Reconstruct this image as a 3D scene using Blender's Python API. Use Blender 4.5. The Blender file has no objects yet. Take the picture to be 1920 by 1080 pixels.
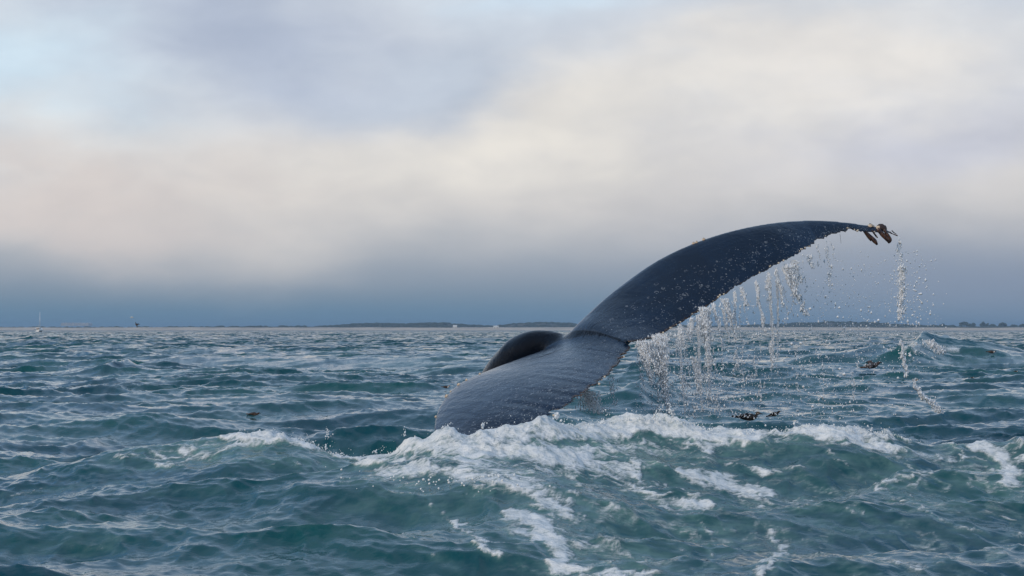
import bpy, bmesh, math, random
import numpy as np
from mathutils import Vector, kdtree

rng = np.random.RandomState(11)
random.seed(11)
scene = bpy.context.scene
R = math.radians

# ---------------------------------------------------------------- camera
F = 4364.0            # focal length in photograph pixels (1920 wide)
H = 1.0               # eye height above the mean sea level, metres
HOR = 618.0
cam_d = bpy.data.cameras.new('camera')
cam_d.sensor_width = 36.0
cam_d.lens = F / 1920 * 36
cam_d.shift_y = (HOR - 540) / 1920
cam_d.clip_start = 0.1
cam_d.clip_end = 60000
cam = bpy.data.objects.new('camera', cam_d)
scene.collection.objects.link(cam)
cam.location = (0, 0, H)
cam.rotation_euler = (R(90), 0, 0)
scene.camera = cam
scene.view_settings.view_transform = 'Standard'
scene.view_settings.look = 'None'
scene.view_settings.exposure = 0.0
scene.view_settings.gamma = 1.0
scene.view_settings.use_curve_mapping = False
scene.cycles.max_bounces = 8
scene.cycles.transparent_max_bounces = 16
scene.cycles.volume_bounces = 0

def P(px, py, Y):
    """world point seen at photograph pixel (px, py) when it stands Y metres away"""
    return Vector(((px - 960) / F * Y, Y, H + (HOR - py) / F * Y))

# ---------------------------------------------------------------- node helper
class NT:
    def __init__(s, tree):
        s.t = tree; s.n = tree.nodes; s.l = tree.links
    def node(s, kind, **kw):
        x = s.n.new(kind)
        for k, v in kw.items(): setattr(x, k, v)
        return x
    def put(s, sock, v):
        if v is None: return
        if isinstance(v, bpy.types.NodeSocket): s.l.new(v, sock)
        else: sock.default_value = v
    def m(s, op, a, b=None, c=None, clamp=False):
        x = s.node('ShaderNodeMath', operation=op, use_clamp=clamp)
        s.put(x.inputs[0], a); s.put(x.inputs[1], b); s.put(x.inputs[2], c)
        return x.outputs[0]
    def mix(s, f, a, b, blend='MIX'):
        x = s.node('ShaderNodeMix', data_type='RGBA', blend_type=blend)
        s.put(x.inputs[0], f)
        for i, v in ((6, a), (7, b)):
            if isinstance(v, tuple) and len(v) == 3: v = v + (1,)
            s.put(x.inputs[i], v)
        return x.outputs[2]
    def step(s, v, a, b, lo=0.0, hi=1.0, smooth=True):
        x = s.node('ShaderNodeMapRange', interpolation_type='SMOOTHSTEP' if smooth else 'LINEAR')
        s.put(x.inputs[0], v); s.put(x.inputs[1], a); s.put(x.inputs[2], b); s.put(x.inputs[3], lo); s.put(x.inputs[4], hi)
        return x.outputs[0]
    def noise(s, vec, scale, detail=3, rough=0.5, dist=0.0, kind='FBM', dim='3D'):
        x = s.node('ShaderNodeTexNoise', noise_type=kind, noise_dimensions=dim)
        s.put(x.inputs['Vector'], vec); x.inputs['Scale'].default_value = scale
        x.inputs['Detail'].default_value = detail; x.inputs['Roughness'].default_value = rough
        x.inputs['Distortion'].default_value = dist
        return x.outputs[0]
    def xyz(s, a, b, c):
        x = s.node('ShaderNodeCombineXYZ')
        s.put(x.inputs[0], a); s.put(x.inputs[1], b); s.put(x.inputs[2], c)
        return x.outputs[0]
    def scale(s, v, sc):
        x = s.node('ShaderNodeMapping'); s.l.new(v, x.inputs[0]); x.inputs['Scale'].default_value = sc
        return x.outputs[0]
    def attr(s, name):
        return s.node('ShaderNodeAttribute', attribute_name=name).outputs['Fac']
    def bump(s, h, strength, dist, normal=None):
        x = s.node('ShaderNodeBump'); x.inputs['Strength'].default_value = strength
        x.inputs['Distance'].default_value = dist; s.put(x.inputs['Height'], h)
        if normal is not None: s.l.new(normal, x.inputs['Normal'])
        return x.outputs[0]

def mat(name):
    m = bpy.data.materials.new(name); m.use_nodes = True
    t = NT(m.node_tree); b = t.n['Principled BSDF']
    return m, t, b

def lin(r, g, b):
    f = lambda c: (c/255/12.92) if c/255 <= .04045 else ((c/255+.055)/1.055)**2.4
    return (f(r), f(g), f(b), 1.0)

# ---------------------------------------------------------------- world: a low cloud deck over a hazy horizon
SUN_EL, SUN_AZ = 22.0, -140.0        # azimuth clockwise from the view direction (+Y): behind and to the left
w = bpy.data.worlds.new('World'); scene.world = w; w.use_nodes = True
t = NT(w.node_tree)
bg = t.n['Background']
bg.inputs['Strength'].default_value = 0.1
sky = t.node('ShaderNodeTexSky', sky_type='NISHITA', sun_disc=False)
sky.sun_elevation = R(SUN_EL); sky.sun_rotation = R(SUN_AZ)
sky.air_density = 1.0; sky.dust_density = 2.0
g = t.node('ShaderNodeTexCoord').outputs['Generated']
sp = t.node('ShaderNodeSeparateXYZ'); t.l.new(g, sp.inputs[0])
az = t.m('MULTIPLY', t.m('ARCTAN2', sp.outputs[0], sp.outputs[1]), 57.2958)
el = t.m('MULTIPLY', t.m('ARCSINE', sp.outputs[2]), 57.2958)
gs = t.scale(g, (1, 1, 2.6))
n1 = t.noise(gs, 7.0, 5, .5)
n2 = t.noise(gs, 20.0, 4, .5)
n3 = t.noise(gs, 2.2, 3, .5)
sw = t.m('SUBTRACT', n1, .5); sw2 = t.m('SUBTRACT', n2, .5)
# the edges of the layers wander with the clouds
elw = t.m('ADD', el, t.m('ADD', t.m('MULTIPLY', sw, 2.6), t.m('MULTIPLY', sw2, 0.8)))
elw = t.m('ADD', t.m('MULTIPLY', elw, t.step(el, 0.3, 3.0)), t.m('MULTIPLY', el, t.step(el, 0.3, 3.0, 1, 0)))
ramp = t.node('ShaderNodeValToRGB')
t.l.new(t.m('DIVIDE', t.m('MAXIMUM', elw, 0.0), 12.0), ramp.inputs[0])
cr = ramp.color_ramp; cr.interpolation = 'B_SPLINE'
stops = [(0, (104, 136, 161)), (.4, (104, 136, 161)), (.8, (126, 146, 164)), (1.25, (148, 160, 174)), (1.8, (172, 178, 186)),
         (2.5, (199, 199, 201)), (3.3, (212, 209, 207)), (4.6, (219, 217, 216)), (6.0, (216, 218, 222)), (8.5, (205, 214, 226)), (12, (190, 202, 218))]
while len(cr.elements) < len(stops): cr.elements.new(.5)
for e, (p, c) in zip(cr.elements, stops):
    e.position = p / 12; e.color = lin(*c)
col = ramp.outputs[0]
def mass(col, a0, e0, sa, se, rot, rgb, amount, wob=1.0):
    """one soft cloud mass (or gap) centred on a direction of the sky"""
    da = t.m('SUBTRACT', az, a0); de = t.m('SUBTRACT', el, e0)
    da = t.m('ADD', da, t.m('MULTIPLY', sw2, 5.0*wob)); de = t.m('ADD', de, t.m('MULTIPLY', sw, 5.0*wob))
    c, s_ = math.cos(R(rot)), math.sin(R(rot))
    u = t.m('ADD', t.m('MULTIPLY', da, c/sa), t.m('MULTIPLY', de, s_/sa))
    v = t.m('ADD', t.m('MULTIPLY', da, -s_/se), t.m('MULTIPLY', de, c/se))
    d2 = t.m('ADD', t.m('MULTIPLY', u, u), t.m('MULTIPLY', v, v))
    k = t.m('MULTIPLY', t.m('POWER', 2.71828, t.m('MULTIPLY', d2, -1.0)), amount)
    return t.mix(k, col, lin(*rgb))
col = mass(col, -12.5, 5.9, 4.5, 1.3, 5, (206, 228, 243), .9)
col = mass(col, -6.2, 7.0, 4.6, 1.5, -8, (178, 189, 209), .95)
col = mass(col, -1.5, 6.3, 3.5, 1.1, 12, (187, 200, 217), .7)
col = mass(col, 0.5, 4.7, 6.5, 1.1, 14, (232, 228, 221), .9)
col = mass(col, 8.0, 6.6, 5.0, .9, 8, (233, 229, 224), .85)
col = mass(col, 0.8, 8.3, 2.4, .6, 0, (210, 228, 243), .8)
col = mass(col, 10.6, 4.9, 3.8, 1.1, 12, (197, 201, 215), .8)
col = mass(col, -11, 3.2, 5, .9, -4, (221, 210, 205), .6)
col = mass(col, 12, 1.2, 8, 1.5, 0, (136, 150, 172), .8, .4)
mot = t.noise(t.scale(g, (1, 1, 2.2)), 26, 6, .55, .4)
mot2 = t.noise(t.scale(g, (1, 1, 1.5)), 11, 4, .5, .3)
mk = t.m('ADD', 1.0, t.m('ADD', t.m('MULTIPLY', t.m('SUBTRACT', mot, .5), .28), t.m('MULTIPLY', t.m('SUBTRACT', mot2, .5), .42)))
mk = t.m('ADD', t.m('MULTIPLY', t.m('SUBTRACT', mk, 1.0), t.step(el, .8, 4)), 1.0)
mcx = t.xyz(mk, t.m('POWER', mk, .9), t.m('POWER', mk, .7))
col = t.mix(1.0, col, mcx, 'MULTIPLY')
# higher overhead the deck goes on, grey-blue with paler gaps and the clear sky showing thinly through
high = t.mix(t.step(n3, .38, .62), lin(104, 144, 190), lin(172, 199, 228))
col = t.mix(t.step(el, 8, 17), col, high)
col10 = t.mix(1.0, col, (10.0, 10.0, 10.0), 'MULTIPLY')
final = t.mix(t.step(el, 10, 40, 0, .25), col10, sky.outputs[0])
t.l.new(final, bg.inputs['Color'])

# ---------------------------------------------------------------- sun, veiled by the clouds
sun_d = bpy.data.lights.new('sun', 'SUN'); sun_d.energy = 1.5; sun_d.angle = R(12); sun_d.color = (1.0, .86, .70)
sun = bpy.data.objects.new('sun', sun_d); scene.collection.objects.link(sun)
sd = Vector((math.sin(R(SUN_AZ))*math.cos(R(SUN_EL)), math.cos(R(SUN_AZ))*math.cos(R(SUN_EL)), math.sin(R(SUN_EL))))
sun.rotation_euler = sd.to_track_quat('Z', 'Y').to_euler()

# ---------------------------------------------------------------- object helpers
def mesh_np(name, co, faces, material, smooth=True, parent=None):
    """mesh from numpy arrays (faces all quads or all triangles)"""
    me = bpy.data.meshes.new(name)
    co = np.asarray(co, np.float32); faces = np.asarray(faces, np.int32)
    k = faces.shape[1]; nf = len(faces)
    me.vertices.add(len(co)); me.vertices.foreach_set('co', co.ravel())
    me.loops.add(nf*k); me.loops.foreach_set('vertex_index', faces.ravel())
    me.polygons.add(nf); me.polygons.foreach_set('loop_start', np.arange(0, nf*k, k, dtype=np.int32))
    me.update(calc_edges=True)
    me.polygons.foreach_set('use_smooth', np.full(nf, smooth, dtype=bool))
    me.materials.append(material)
    o = bpy.data.objects.new(name, me); scene.collection.objects.link(o)
    if parent: o.parent = parent
    return o
def fattr(o, name, arr):
    a = o.data.attributes.new(name, 'FLOAT', 'POINT'); a.data.foreach_set('value', np.asarray(arr, np.float32).ravel())
def link(name, bm, material, parent=None, smooth=True):
    me = bpy.data.meshes.new(name); bm.normal_update(); bm.to_mesh(me); bm.free()
    if smooth: me.polygons.foreach_set('use_smooth', [True]*len(me.polygons))
    me.materials.append(material)
    o = bpy.data.objects.new(name, me); scene.collection.objects.link(o)
    if parent: o.parent = parent
    return o
def empty(name, loc, label=None, cat=None, group=None):
    o = bpy.data.objects.new(name, None); o.empty_display_size = .1; scene.collection.objects.link(o); o.location = loc
    if label: o['label'] = label
    if cat: o['category'] = cat
    if group: o['group'] = group
    return o

# ---------------------------------------------------------------- noise in numpy
_perm = rng.permutation(256); _perm = np.concatenate([_perm, _perm])
_ga = rng.rand(256)*2*np.pi; _gx, _gy = np.cos(_ga), np.sin(_ga)
def perlin(x, y):
    xi = np.floor(x).astype(np.int64); yi = np.floor(y).astype(np.int64)
    xf = x-xi; yf = y-yi; xi &= 255; yi &= 255
    u = xf*xf*xf*(xf*(xf*6-15)+10); v = yf*yf*yf*(yf*(yf*6-15)+10)
    def gr(ix, iy, dx, dy):
        h = _perm[_perm[ix & 255]+(iy & 255)]
        return _gx[h]*dx+_gy[h]*dy
    a = gr(xi, yi, xf, yf); b = gr(xi+1, yi, xf-1, yf); c = gr(xi, yi+1, xf, yf-1); d = gr(xi+1, yi+1, xf-1, yf-1)
    return (a+(b-a)*u+((c+(d-c)*u)-(a+(b-a)*u))*v)*1.5
def fbm(x, y, o=4, g=.5):
    s = 0; a = 1; n = 0
    for k in range(o):
        s = s+a*perlin(x*2**k+17.3*k, y*2**k-9.1*k); n += a; a *= g
    return s/n
def billow(x, y, o=3):
    s = 0; a = 1; n = 0
    for k in range(o):
        s = s+a*(1-np.abs(perlin(x*2**k+5.3*k, y*2**k+3.7*k))*1.6); n += a; a *= .5
    return s/n
def sstep(a, b, v):
    q = np.clip((v-a)/(b-a), 0, 1); return q*q*(3-2*q)

# ---------------------------------------------------------------- wind waves: three spectral tiles
class Tile:
    def __init__(s, L, N, lmin, lmax, rms, wind, spread, rot, chop, p=4.0):
        r = np.random.RandomState(int(L*100) % 9973)
        k1 = np.fft.fftfreq(N, L/N)*2*np.pi
        kx, ky = np.meshgrid(k1, k1, indexing='ij'); k = np.hypot(kx, ky); k[0, 0] = 1e9
        amp = k**(-p/2)
        c = np.cos(np.arctan2(ky, kx)-wind)
        amp *= (np.abs(c)**spread+.06)
        lam = 2*np.pi/k
        amp *= (lam > lmin)*(lam < lmax)
        spec = amp*(r.normal(size=(N, N))+1j*r.normal(size=(N, N)))
        h = np.fft.ifft2(spec); sc = rms/np.real(h).std()
        s.h = np.real(h)*sc
        s.dx = np.real(np.fft.ifft2(1j*kx/k*spec))*sc*chop
        s.dy = np.real(np.fft.ifft2(1j*ky/k*spec))*sc*chop
        s.L, s.N, s.c, s.s = L, N, math.cos(rot), math.sin(rot)
    def sample(s, x, y, disp=True):
        u = (x*s.c+y*s.s)/s.L*s.N; v = (-x*s.s+y*s.c)/s.L*s.N
        i = np.floor(u).astype(np.int64); j = np.floor(v).astype(np.int64); fu = u-i; fv = v-j
        i0, i1, j0, j1 = i % s.N, (i+1) % s.N, j % s.N, (j+1) % s.N
        def g(a): return (a[i0, j0]*(1-fu)+a[i1, j0]*fu)*(1-fv)+(a[i0, j1]*(1-fu)+a[i1, j1]*fu)*fv
        if not disp: return g(s.h)
        a, b = g(s.dx), g(s.dy)
        return g(s.h), a*s.c-b*s.s, a*s.s+b*s.c
WIND = R(62)
tA = Tile(83.0, 512, 2.6, 16.0, .085, WIND, 2, 0.0, 1.2)
tB = Tile(19.7, 512, .42, 2.6, .040, WIND+.25, 2, R(11), 1.25)
tC = Tile(4.3, 512, .05, .42, .0052, WIND-.2, 1, R(-23), 1.1, 3.8)

# ridges raised by the tail: crest line (px, py, Y), widths toward and away from the camera
def crest(pts):
    a = np.array([tuple(P(*q)) for q in pts]); a = a[np.argsort(a[:, 0])]
    xs = np.linspace(a[0, 0], a[-1, 0], 600)
    yz = [np.interp(xs, a[:, 0], a[:, i]) for i in (1, 2)]
    k = np.hanning(31); k /= k.sum()
    yz = [np.convolve(np.pad(v, 15, 'edge'), k, 'valid') for v in yz]
    return xs, yz[0], yz[1]
RIDGES = [
    (crest([(-500, 935, 14.6), (0, 900, 14.3), (150, 872, 14.2), (230, 850, 14), (330, 838, 14), (420, 818, 14), (500, 801, 14), (560, 812, 14), (640, 846, 13.9), (700, 855, 13.8),
            (770, 838, 13.6), (830, 815, 13.45), (900, 812, 13.4), (960, 800, 13.5), (1040, 790, 13.7), (1150, 788, 14), (1250, 790, 14.1),
            (1350, 800, 14.2), (1440, 798, 14.2), (1550, 792, 14.0), (1640, 800, 13.9), (1720, 812, 13.9), (1800, 828, 13.9), (1920, 815, 14), (2300, 850, 14.3)]), 1.25, .75, 1.35, .10),
    (crest([(100, 1010, 12.2), (400, 965, 12.2), (560, 918, 12.1), (700, 888, 12.2), (850, 872, 12.2), (1000, 892, 12.0), (1150, 940, 11.8), (1320, 1000, 11.6)]), 1.0, .8, 1.6, .08),
    (crest([(-400, 1000, 11.2), (0, 972, 11.1), (150, 985, 11), (350, 992, 10.9), (520, 1010, 10.8), (700, 1045, 10.7)]), .55, .7, 1.7, .05),
    (crest([(1500, 1060, 11.2), (1620, 905, 12.6), (1700, 862, 12.9), (1800, 850, 13.0), (1920, 862, 12.9), (2200, 880, 12.9)]), .5, .5, 1.6, .05),
    (crest([(1480, 672, 66), (1620, 655, 66), (1655, 646, 66), (1700, 655, 64), (1740, 633, 70), (1790, 642, 70), (1850, 648, 70), (1950, 668, 70)]), 2.6, 2.0, 1.3, .2),
    (crest([(1100, 765, 26), (1160, 748, 26), (1205, 727, 26.5), (1250, 742, 27), (1330, 765, 27)]), .8, .5, 1.4, .2),
    (crest([(90, 822, 21), (135, 806, 21), (165, 794, 21.3), (190, 806, 21), (240, 822, 21)]), .4, .4, 1.4, .1),
    (crest([(150, 692, 52), (200, 681, 52), (240, 679, 53), (280, 697, 52)]), 1.0, .8, 1.4, .3),
]
def ridge_height(x, y):
    acc = np.zeros_like(x)
    for (xs, yc, zc), wf, wb, ex, wob in RIDGES:
        c = np.interp(x, xs, yc)+wob*perlin(x*1.3, y*0+wf*7)+wob*.5*perlin(x*4, y*.3)
        z = np.interp(x, xs, zc)*sstep(xs[0]-1, xs[0]+.8, x)*sstep(xs[-1]+1, xs[-1]-.8, x)
        d = y-c; wdt = np.where(d < 0, wf, wb)
        acc += (np.maximum(z, 0)*np.exp(-np.abs(d/wdt)**ex))**3
    return acc**(1/3)

def sea_disp(x, y, disp=True):
    r = np.hypot(x, y)
    near = sstep(10, 22, r)
    far = 1-.2*sstep(400, 1500, r)
    ga = (.62+.38*near)*far
    gb = (.75+.25*near)*(1+.45*sstep(50, 300, r))
    gc = (.8+.5*near)*(1-.8*sstep(60, 250, r))
    a, ax, ay = tA.sample(x, y); b, bx, by = tB.sample(x, y); c, cx, cy = tC.sample(x, y)
    # patchy wind: smoother and rougher areas
    pat = .75+.5*sstep(-.5, .5, fbm(x*.09, y*.05, 2))
    gb = gb*pat; gc = gc*pat
    z = a*ga+b*gb+c*gc + ridge_height(x, y)
    return z, ax*ga+bx*gb+cx*gc, ay*ga+by*gb+cy*gc

# foam laid down by the tail, as strokes: points, half width, density
FOAM = [
    ([(450, 806), (500, 802), (540, 806), (580, 820), (640, 844), (700, 858)], 11, 1.25),
    ([(700, 852), (740, 840), (780, 834), (830, 812)], 13, 1.3),
    ([(790, 838), (870, 835), (960, 842), (1040, 856), (1120, 872), (1180, 886)], 20, 1.0),
    ([(810, 812), (870, 824), (940, 812), (1000, 800), (1060, 794), (1150, 792), (1250, 796), (1330, 802), (1410, 806)], 22, 1.25),
    ([(1410, 806), (1480, 800), (1560, 796), (1620, 800), (1690, 806)], 17, 1.05),
    ([(960, 815), (1100, 825), (1250, 822), (1420, 825), (1560, 815)], 26, .62),
    ([(1170, 880), (1250, 850), (1350, 832)], 24, .62),
    ([(1480, 850), (1560, 865), (1680, 870)], 16, .42),
    ([(730, 880), (820, 876), (900, 890), (980, 912), (1050, 948)], 19, .95),
    ([(760, 905), (860, 915), (960, 935)], 22, .5),
    ([(1165, 905), (1240, 930), (1320, 948)], 13, .95), ([(1240, 930), (1250, 955), (1290, 955)], 10, .8),
    ([(1285, 892), (1350, 902), (1430, 935)], 15, 1.05), ([(1340, 905), (1400, 915)], 10, 1.1),
    ([(960, 968), (1010, 985), (1050, 1020), (1060, 1060)], 17, 1.15), ([(1040, 1050), (1120, 1078), (1240, 1075)], 14, .9),
    ([(1010, 1000), (1100, 1030), (1160, 1060)], 14, .6),
    ([(845, 978), (880, 1000), (945, 1040)], 5, 1.0), ([(800, 940), (850, 985)], 6, .6),
    ([(200, 858), (250, 852), (330, 850), (400, 836)], 12, .75), ([(410, 822), (440, 816)], 6, 1.1), ([(290, 868), (340, 866)], 6, .9),
    ([(430, 860), (520, 868), (600, 866)], 9, .45),
    ([(1830, 830), (1870, 860), (1895, 900)], 15, 1.1), ([(1870, 865), (1925, 858)], 7, .9), ([(1895, 900), (1870, 925)], 9, .7),
    ([(1700, 812), (1770, 825), (1800, 850), (1780, 868)], 6, .8), ([(1770, 830), (1850, 800), (1920, 792)], 6, .75),
    ([(1600, 835), (1690, 860), (1720, 890)], 6, .6),
    ([(1660, 905), (1720, 885), (1750, 890), (1700, 915)], 6, .85), ([(1600, 880), (1660, 905)], 5, .5),
    ([(1770, 870), (1850, 905), (1920, 940)], 6, .6), ([(1560, 860), (1700, 930), (1860, 960), (1940, 975)], 6, .5),
    ([(1440, 1000), (1470, 1030), (1420, 1078)], 9, .85), ([(1380, 1000), (1560, 1012)], 5, .5), ([(1850, 1030), (1930, 1000)], 9, .6),
    ([(-20, 952), (120, 938), (260, 926), (420, 912)], 9, .36), ([(-20, 930), (120, 920), (300, 908)], 4, .45), ([(-10, 975), (160, 960)], 4, .4),
    ([(980, 925), (1100, 985), (1200, 1040)], 22, .42), ([(600, 880), (720, 920), (860, 960)], 16, .3),
    ([(560, 985), (640, 960), (740, 955)], 8, .3), ([(1100, 950), (1230, 990), (1360, 1005), (1500, 990)], 14, .32),
    ([(1550, 990), (1700, 1010), (1850, 1000)], 10, .3), ([(1150, 870), (1300, 880), (1450, 890), (1600, 900)], 10, .3),
    ([(1050, 800), (1100, 845), (1180, 865)], 14, .65), ([(850, 856), (1000, 872), (1150, 888)], 24, .72), ([(980, 836), (1200, 846), (1320, 842)], 22, .7), ([(900, 905), (1020, 920), (1120, 915)], 16, .6), ([(1040, 960), (1120, 1000), (1200, 1060)], 20, .6),
    ([(1560, 850), (1600, 890), (1680, 930)], 6, .7), ([(1700, 930), (1760, 985), (1860, 1000)], 5, .7), ([(1480, 940), (1560, 950), (1640, 975)], 5, .6),
    ([(1300, 980), (1345, 1010), (1330, 1050)], 5, .65), ([(640, 900), (700, 905), (760, 930)], 7, .6), ([(1120, 910), (1150, 950), (1220, 985)], 8, .6),
    ([(1500, 870), (1440, 880), (1360, 868)], 9, .6), ([(1230, 1000), (1290, 1035)], 6, .6), ([(1620, 1040), (1720, 1060), (1800, 1050)], 6, .55),
    ([(760, 1000), (800, 1040), (860, 1065)], 5, .6), ([(60, 1030), (160, 1020), (240, 1035)], 4, .4),
]
FAR_FOAM = [([(1730, 640), (1745, 648), (1770, 655), (1795, 656)], 6, .68), ([(1690, 650), (1720, 655)], 4, .6)]
AERATED = [([(740, 880), (900, 860), (1100, 850), (1300, 830), (1400, 825)], 75, .8), ([(1400, 825), (1550, 815), (1700, 835)], 40, .5), ([(1000, 930), (1200, 960), (1400, 970), (1600, 950), (1800, 900)], 90, .5),
           ([(1000, 1000), (1080, 1060), (1250, 1080)], 60, .8), ([(240, 862), (420, 840), (540, 830), (640, 860)], 28, .8), ([(1780, 840), (1920, 880)], 60, .6), ([(700, 950), (900, 980)], 60, .3)]
def strokes(px, py, lst, wx, wy, soft=1.0):
    out = np.zeros_like(px)
    X = px+wx; Y = py+wy
    for pts, wd, den in lst:
        best = np.full_like(px, 1e9)
        for (x0, y0), (x1, y1) in zip(pts[:-1], pts[1:]):
            dx, dy = x1-x0, y1-y0
            q = np.clip(((X-x0)*dx+(Y-y0)*dy)/(dx*dx+dy*dy+1e-9), 0, 1)
            best = np.minimum(best, np.hypot(X-x0-q*dx, (Y-y0-q*dy)))
        out = np.maximum(out, den*np.exp(-(best/(wd*soft))**2*1.1))
    return out

def build_sea():
    rows = [4.0]
    while rows[-1] < 3080:
        r = rows[-1]
        if r < 8.6: s = .12
        elif r < 11.6: s = .024
        elif r < 15.2: s = .0145
        elif r < 19: s = .045
        elif r < 60: s = r/390
        elif r < 220: s = r/200
        elif r < 1000: s = r/150
        else: s = r/90
        rows.append(r+s)
    rows = np.array(rows)
    th = np.concatenate([np.radians(-13.7-166.3*np.linspace(1, 0, 22)[:-1]**2.2),
                         np.radians(np.linspace(-13.7, 13.7, 710)), np.radians(13.7+166.3*np.linspace(0, 1, 22)[1:]**2.2)])
    T, RR = np.meshgrid(th, rows)
    x = RR*np.sin(T); y = RR*np.cos(T)
    sh = x.shape
    x = x.ravel(); y = y.ravel()
    z, dx, dy = sea_disp(x, y)
    z *= 1-sstep(2600, 3000, RR.ravel())
    X = x+dx; Y = y+dy
    ahead = (Y > 5) & (np.abs(T.ravel()) < R(20))
    ys = np.where(ahead, Y, 1e6)
    px = 960+F*X/ys; py = HOR-F*(z-H)/ys
    foam = np.zeros_like(z); aer = np.zeros_like(z)
    m = ahead & (Y > 8.5) & (Y < 14.6)
    mx, my, xs, zz = px[m], py[m], X[m], Y[m]
    wx = 26*fbm(xs*3.1, zz*2.2, 3)+9*perlin(xs*14, zz*11); wy = 14*fbm(xs*3.3+40, zz*2.4, 3)+6*perlin(xs*15+9, zz*12)
    D = 1.08*strokes(mx, my, FOAM, wx, wy, 1.75)
    (rx, ry, rz) = RIDGES[0][0]
    dc = zz-np.interp(xs, rx, ry)
    ca = np.interp(960+F*xs/13.9, [150, 230, 330, 430, 500, 650, 720, 820, 1000, 1250, 1500, 1660, 1720, 1800, 1930], [0, .62, .8, .85, 1.15, 1.15, 1.1, 1.35, 1.3, 1.3, 1.15, 1.0, .75, .7, .75])
    cw = .10+.16*sstep(-.3, .5, fbm(xs*1.7, xs*0+2, 2))+.10*sstep(800, 1000, 960+F*xs/13.9)*sstep(1700, 1500, 960+F*xs/13.9)
    D = np.maximum(D, ca*np.exp(-((dc+.06+.10*fbm(xs*3, zz*3, 3))/cw)**2))
    A = strokes(mx, my, AERATED, wx*2, wy*2)
    # clots and lace: threshold against ridged noise, elongated along the swell
    q1 = xs+.12*fbm(xs*5, zz*5, 2); q2 = zz+.12*fbm(xs*5+7, zz*5, 2)
    lace = 1-np.clip(np.abs(fbm(q1*4.2, q2*6.0, 4, .6))*3.2, 0, 1)
    lace = .55*lace+.45*(.5+.5*fbm(q1*9, q2*13, 4, .65))
    lace = .45*lace+.3*sstep(-.35, .5, fbm(q1*2.3, q2*4, 5, .6))+.25*sstep(-.4, .4, fbm(q1*16, q2*30, 4, .7))
    fm = np.clip((D*1.12-(1-lace)*1.38)*2.1+.12*D, 0, 1)
    foam[m] = fm
    aer[m] = np.clip(A*(.15+.85*sstep(-.35, .45, fbm(q1*2.5, q2*4, 5, .6)))*.8+.75*D*(.4+.6*lace), 0, 1)
    m2 = ahead & (Y > 55) & (Y < 78)
    D2 = strokes(px[m2], py[m2], FAR_FOAM, 6*fbm(X[m2]*1.5, Y[m2], 2), 3*fbm(X[m2]*2, Y[m2]+5, 2))
    foam[m2] = np.clip((D2-.45*(.5+.5*fbm(X[m2]*4, Y[m2]*2, 3)))*2.2, 0, 1); aer[m2] = D2*.6
    net = sstep(.70, .97, 1-np.abs(fbm(q1*1.5+11, q2*3.0, 5, .55))*2.4)
    reg = sstep(850, 1050, mx)*sstep(815, 860, my)*(.35+.65*sstep(-.3, .4, fbm(xs*.9, zz*1.3, 2)))+.35*sstep(870, 930, my)*sstep(900, 500, mx)*sstep(-.1, .5, fbm(xs*.8+9, zz*1.6, 3))
    foam[m] = np.maximum(foam[m], net*reg*.55*(.3+.7*lace)); aer[m] = np.maximum(aer[m], net*reg*.7)
    # relief of the foam: heaped clots, ragged on the crest
    cre = sstep(.25, .42, ridge_height(xs, zz))
    lump = billow(xs*6.5, zz*6.5, 3)
    big = .5+.9*sstep(-.4, .5, fbm(xs*1.1+3, zz*1.5, 2))
    z[m] += fm*(.004+.010*(lump-.3))+cre*sstep(.5, 1.1, D)*big*(.05*(billow(xs*3.4+.5*fbm(xs*3, zz*3, 3), zz*3.4, 4)-.5)+.03*fbm(xs*13, zz*13, 4, .65))
    for p0, w0_, h0 in ((838, 30, .045), (905, 18, .02), (770, 22, .035), (1020, 30, .045), (1230, 40, .03), (1560, 40, .03), (500, 35, .02)):
        z[m] += h0*np.exp(-((mx-p0)/w0_)**2)*np.exp(-((dc+.02)/.16)**2)*(.6+.8*billow(xs*9, zz*7, 3))
    z[m] += .012*cre*fbm(xs*9, zz*9, 3)+sstep(.2, .6, aer[m])*.010*fbm(xs*7, zz*5, 4)
    nr, nc = sh
    i = np.arange(nr-1)[:, None]*nc+np.arange(nc-1)[None, :]
    f = np.stack([i, i+1, i+nc+1, i+nc], -1).reshape(-1, 4)
    o = mesh_np('sea', np.stack([X, Y, z], 1), f, sea_mat)
    fattr(o, 'foam', foam); fattr(o, 'aerated', aer)
    fattr(o, 'ripple', sstep(30, 160, RR.ravel()))
    o['kind'] = 'structure'
    return o

# sea material
sea_mat, t, b = mat('sea_water')
pos = t.node('ShaderNodeTexCoord').outputs['Object']
foam = t.attr('foam'); aer = t.attr('aerated'); rip = t.attr('ripple')
body = t.mix(t.step(t.noise(pos, .35, 3), .35, .65), (.003, .054, .076), (.005, .078, .080))
aern = t.noise(t.scale(pos, (.8, 1.5, 1)), 7, 6, .7, .6)
aer = t.m('MULTIPLY', aer, t.step(aern, .30, .66, .25, 1.15), clamp=True)
body = t.mix(aer, body, (.17, .30, .27))
fn = t.noise(t.scale(pos, (1, 1.4, 1)), 38, 4, .65)
fn2 = t.noise(pos, 9, 3, .6)
fmask = t.m('ADD', foam, t.m('MULTIPLY', t.m('SUBTRACT', fn, .5), t.m('MULTIPLY', t.step(foam, 0, .25), 1.1)))
fmask = t.m('ADD', fmask, t.m('MULTIPLY', t.m('SUBTRACT', fn2, .5), t.m('MULTIPLY', t.step(foam, 0, .25), .9)))
fn3 = t.noise(t.scale(pos, (.8, 1.6, 1)), 17, 5, .75, .8)
fmask = t.m('ADD', fmask, t.m('MULTIPLY', t.m('SUBTRACT', fn3, .52), t.m('MULTIPLY', t.step(foam, 0, .3), 1.5)))
fmask = t.step(fmask, .0, 1.15)
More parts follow.
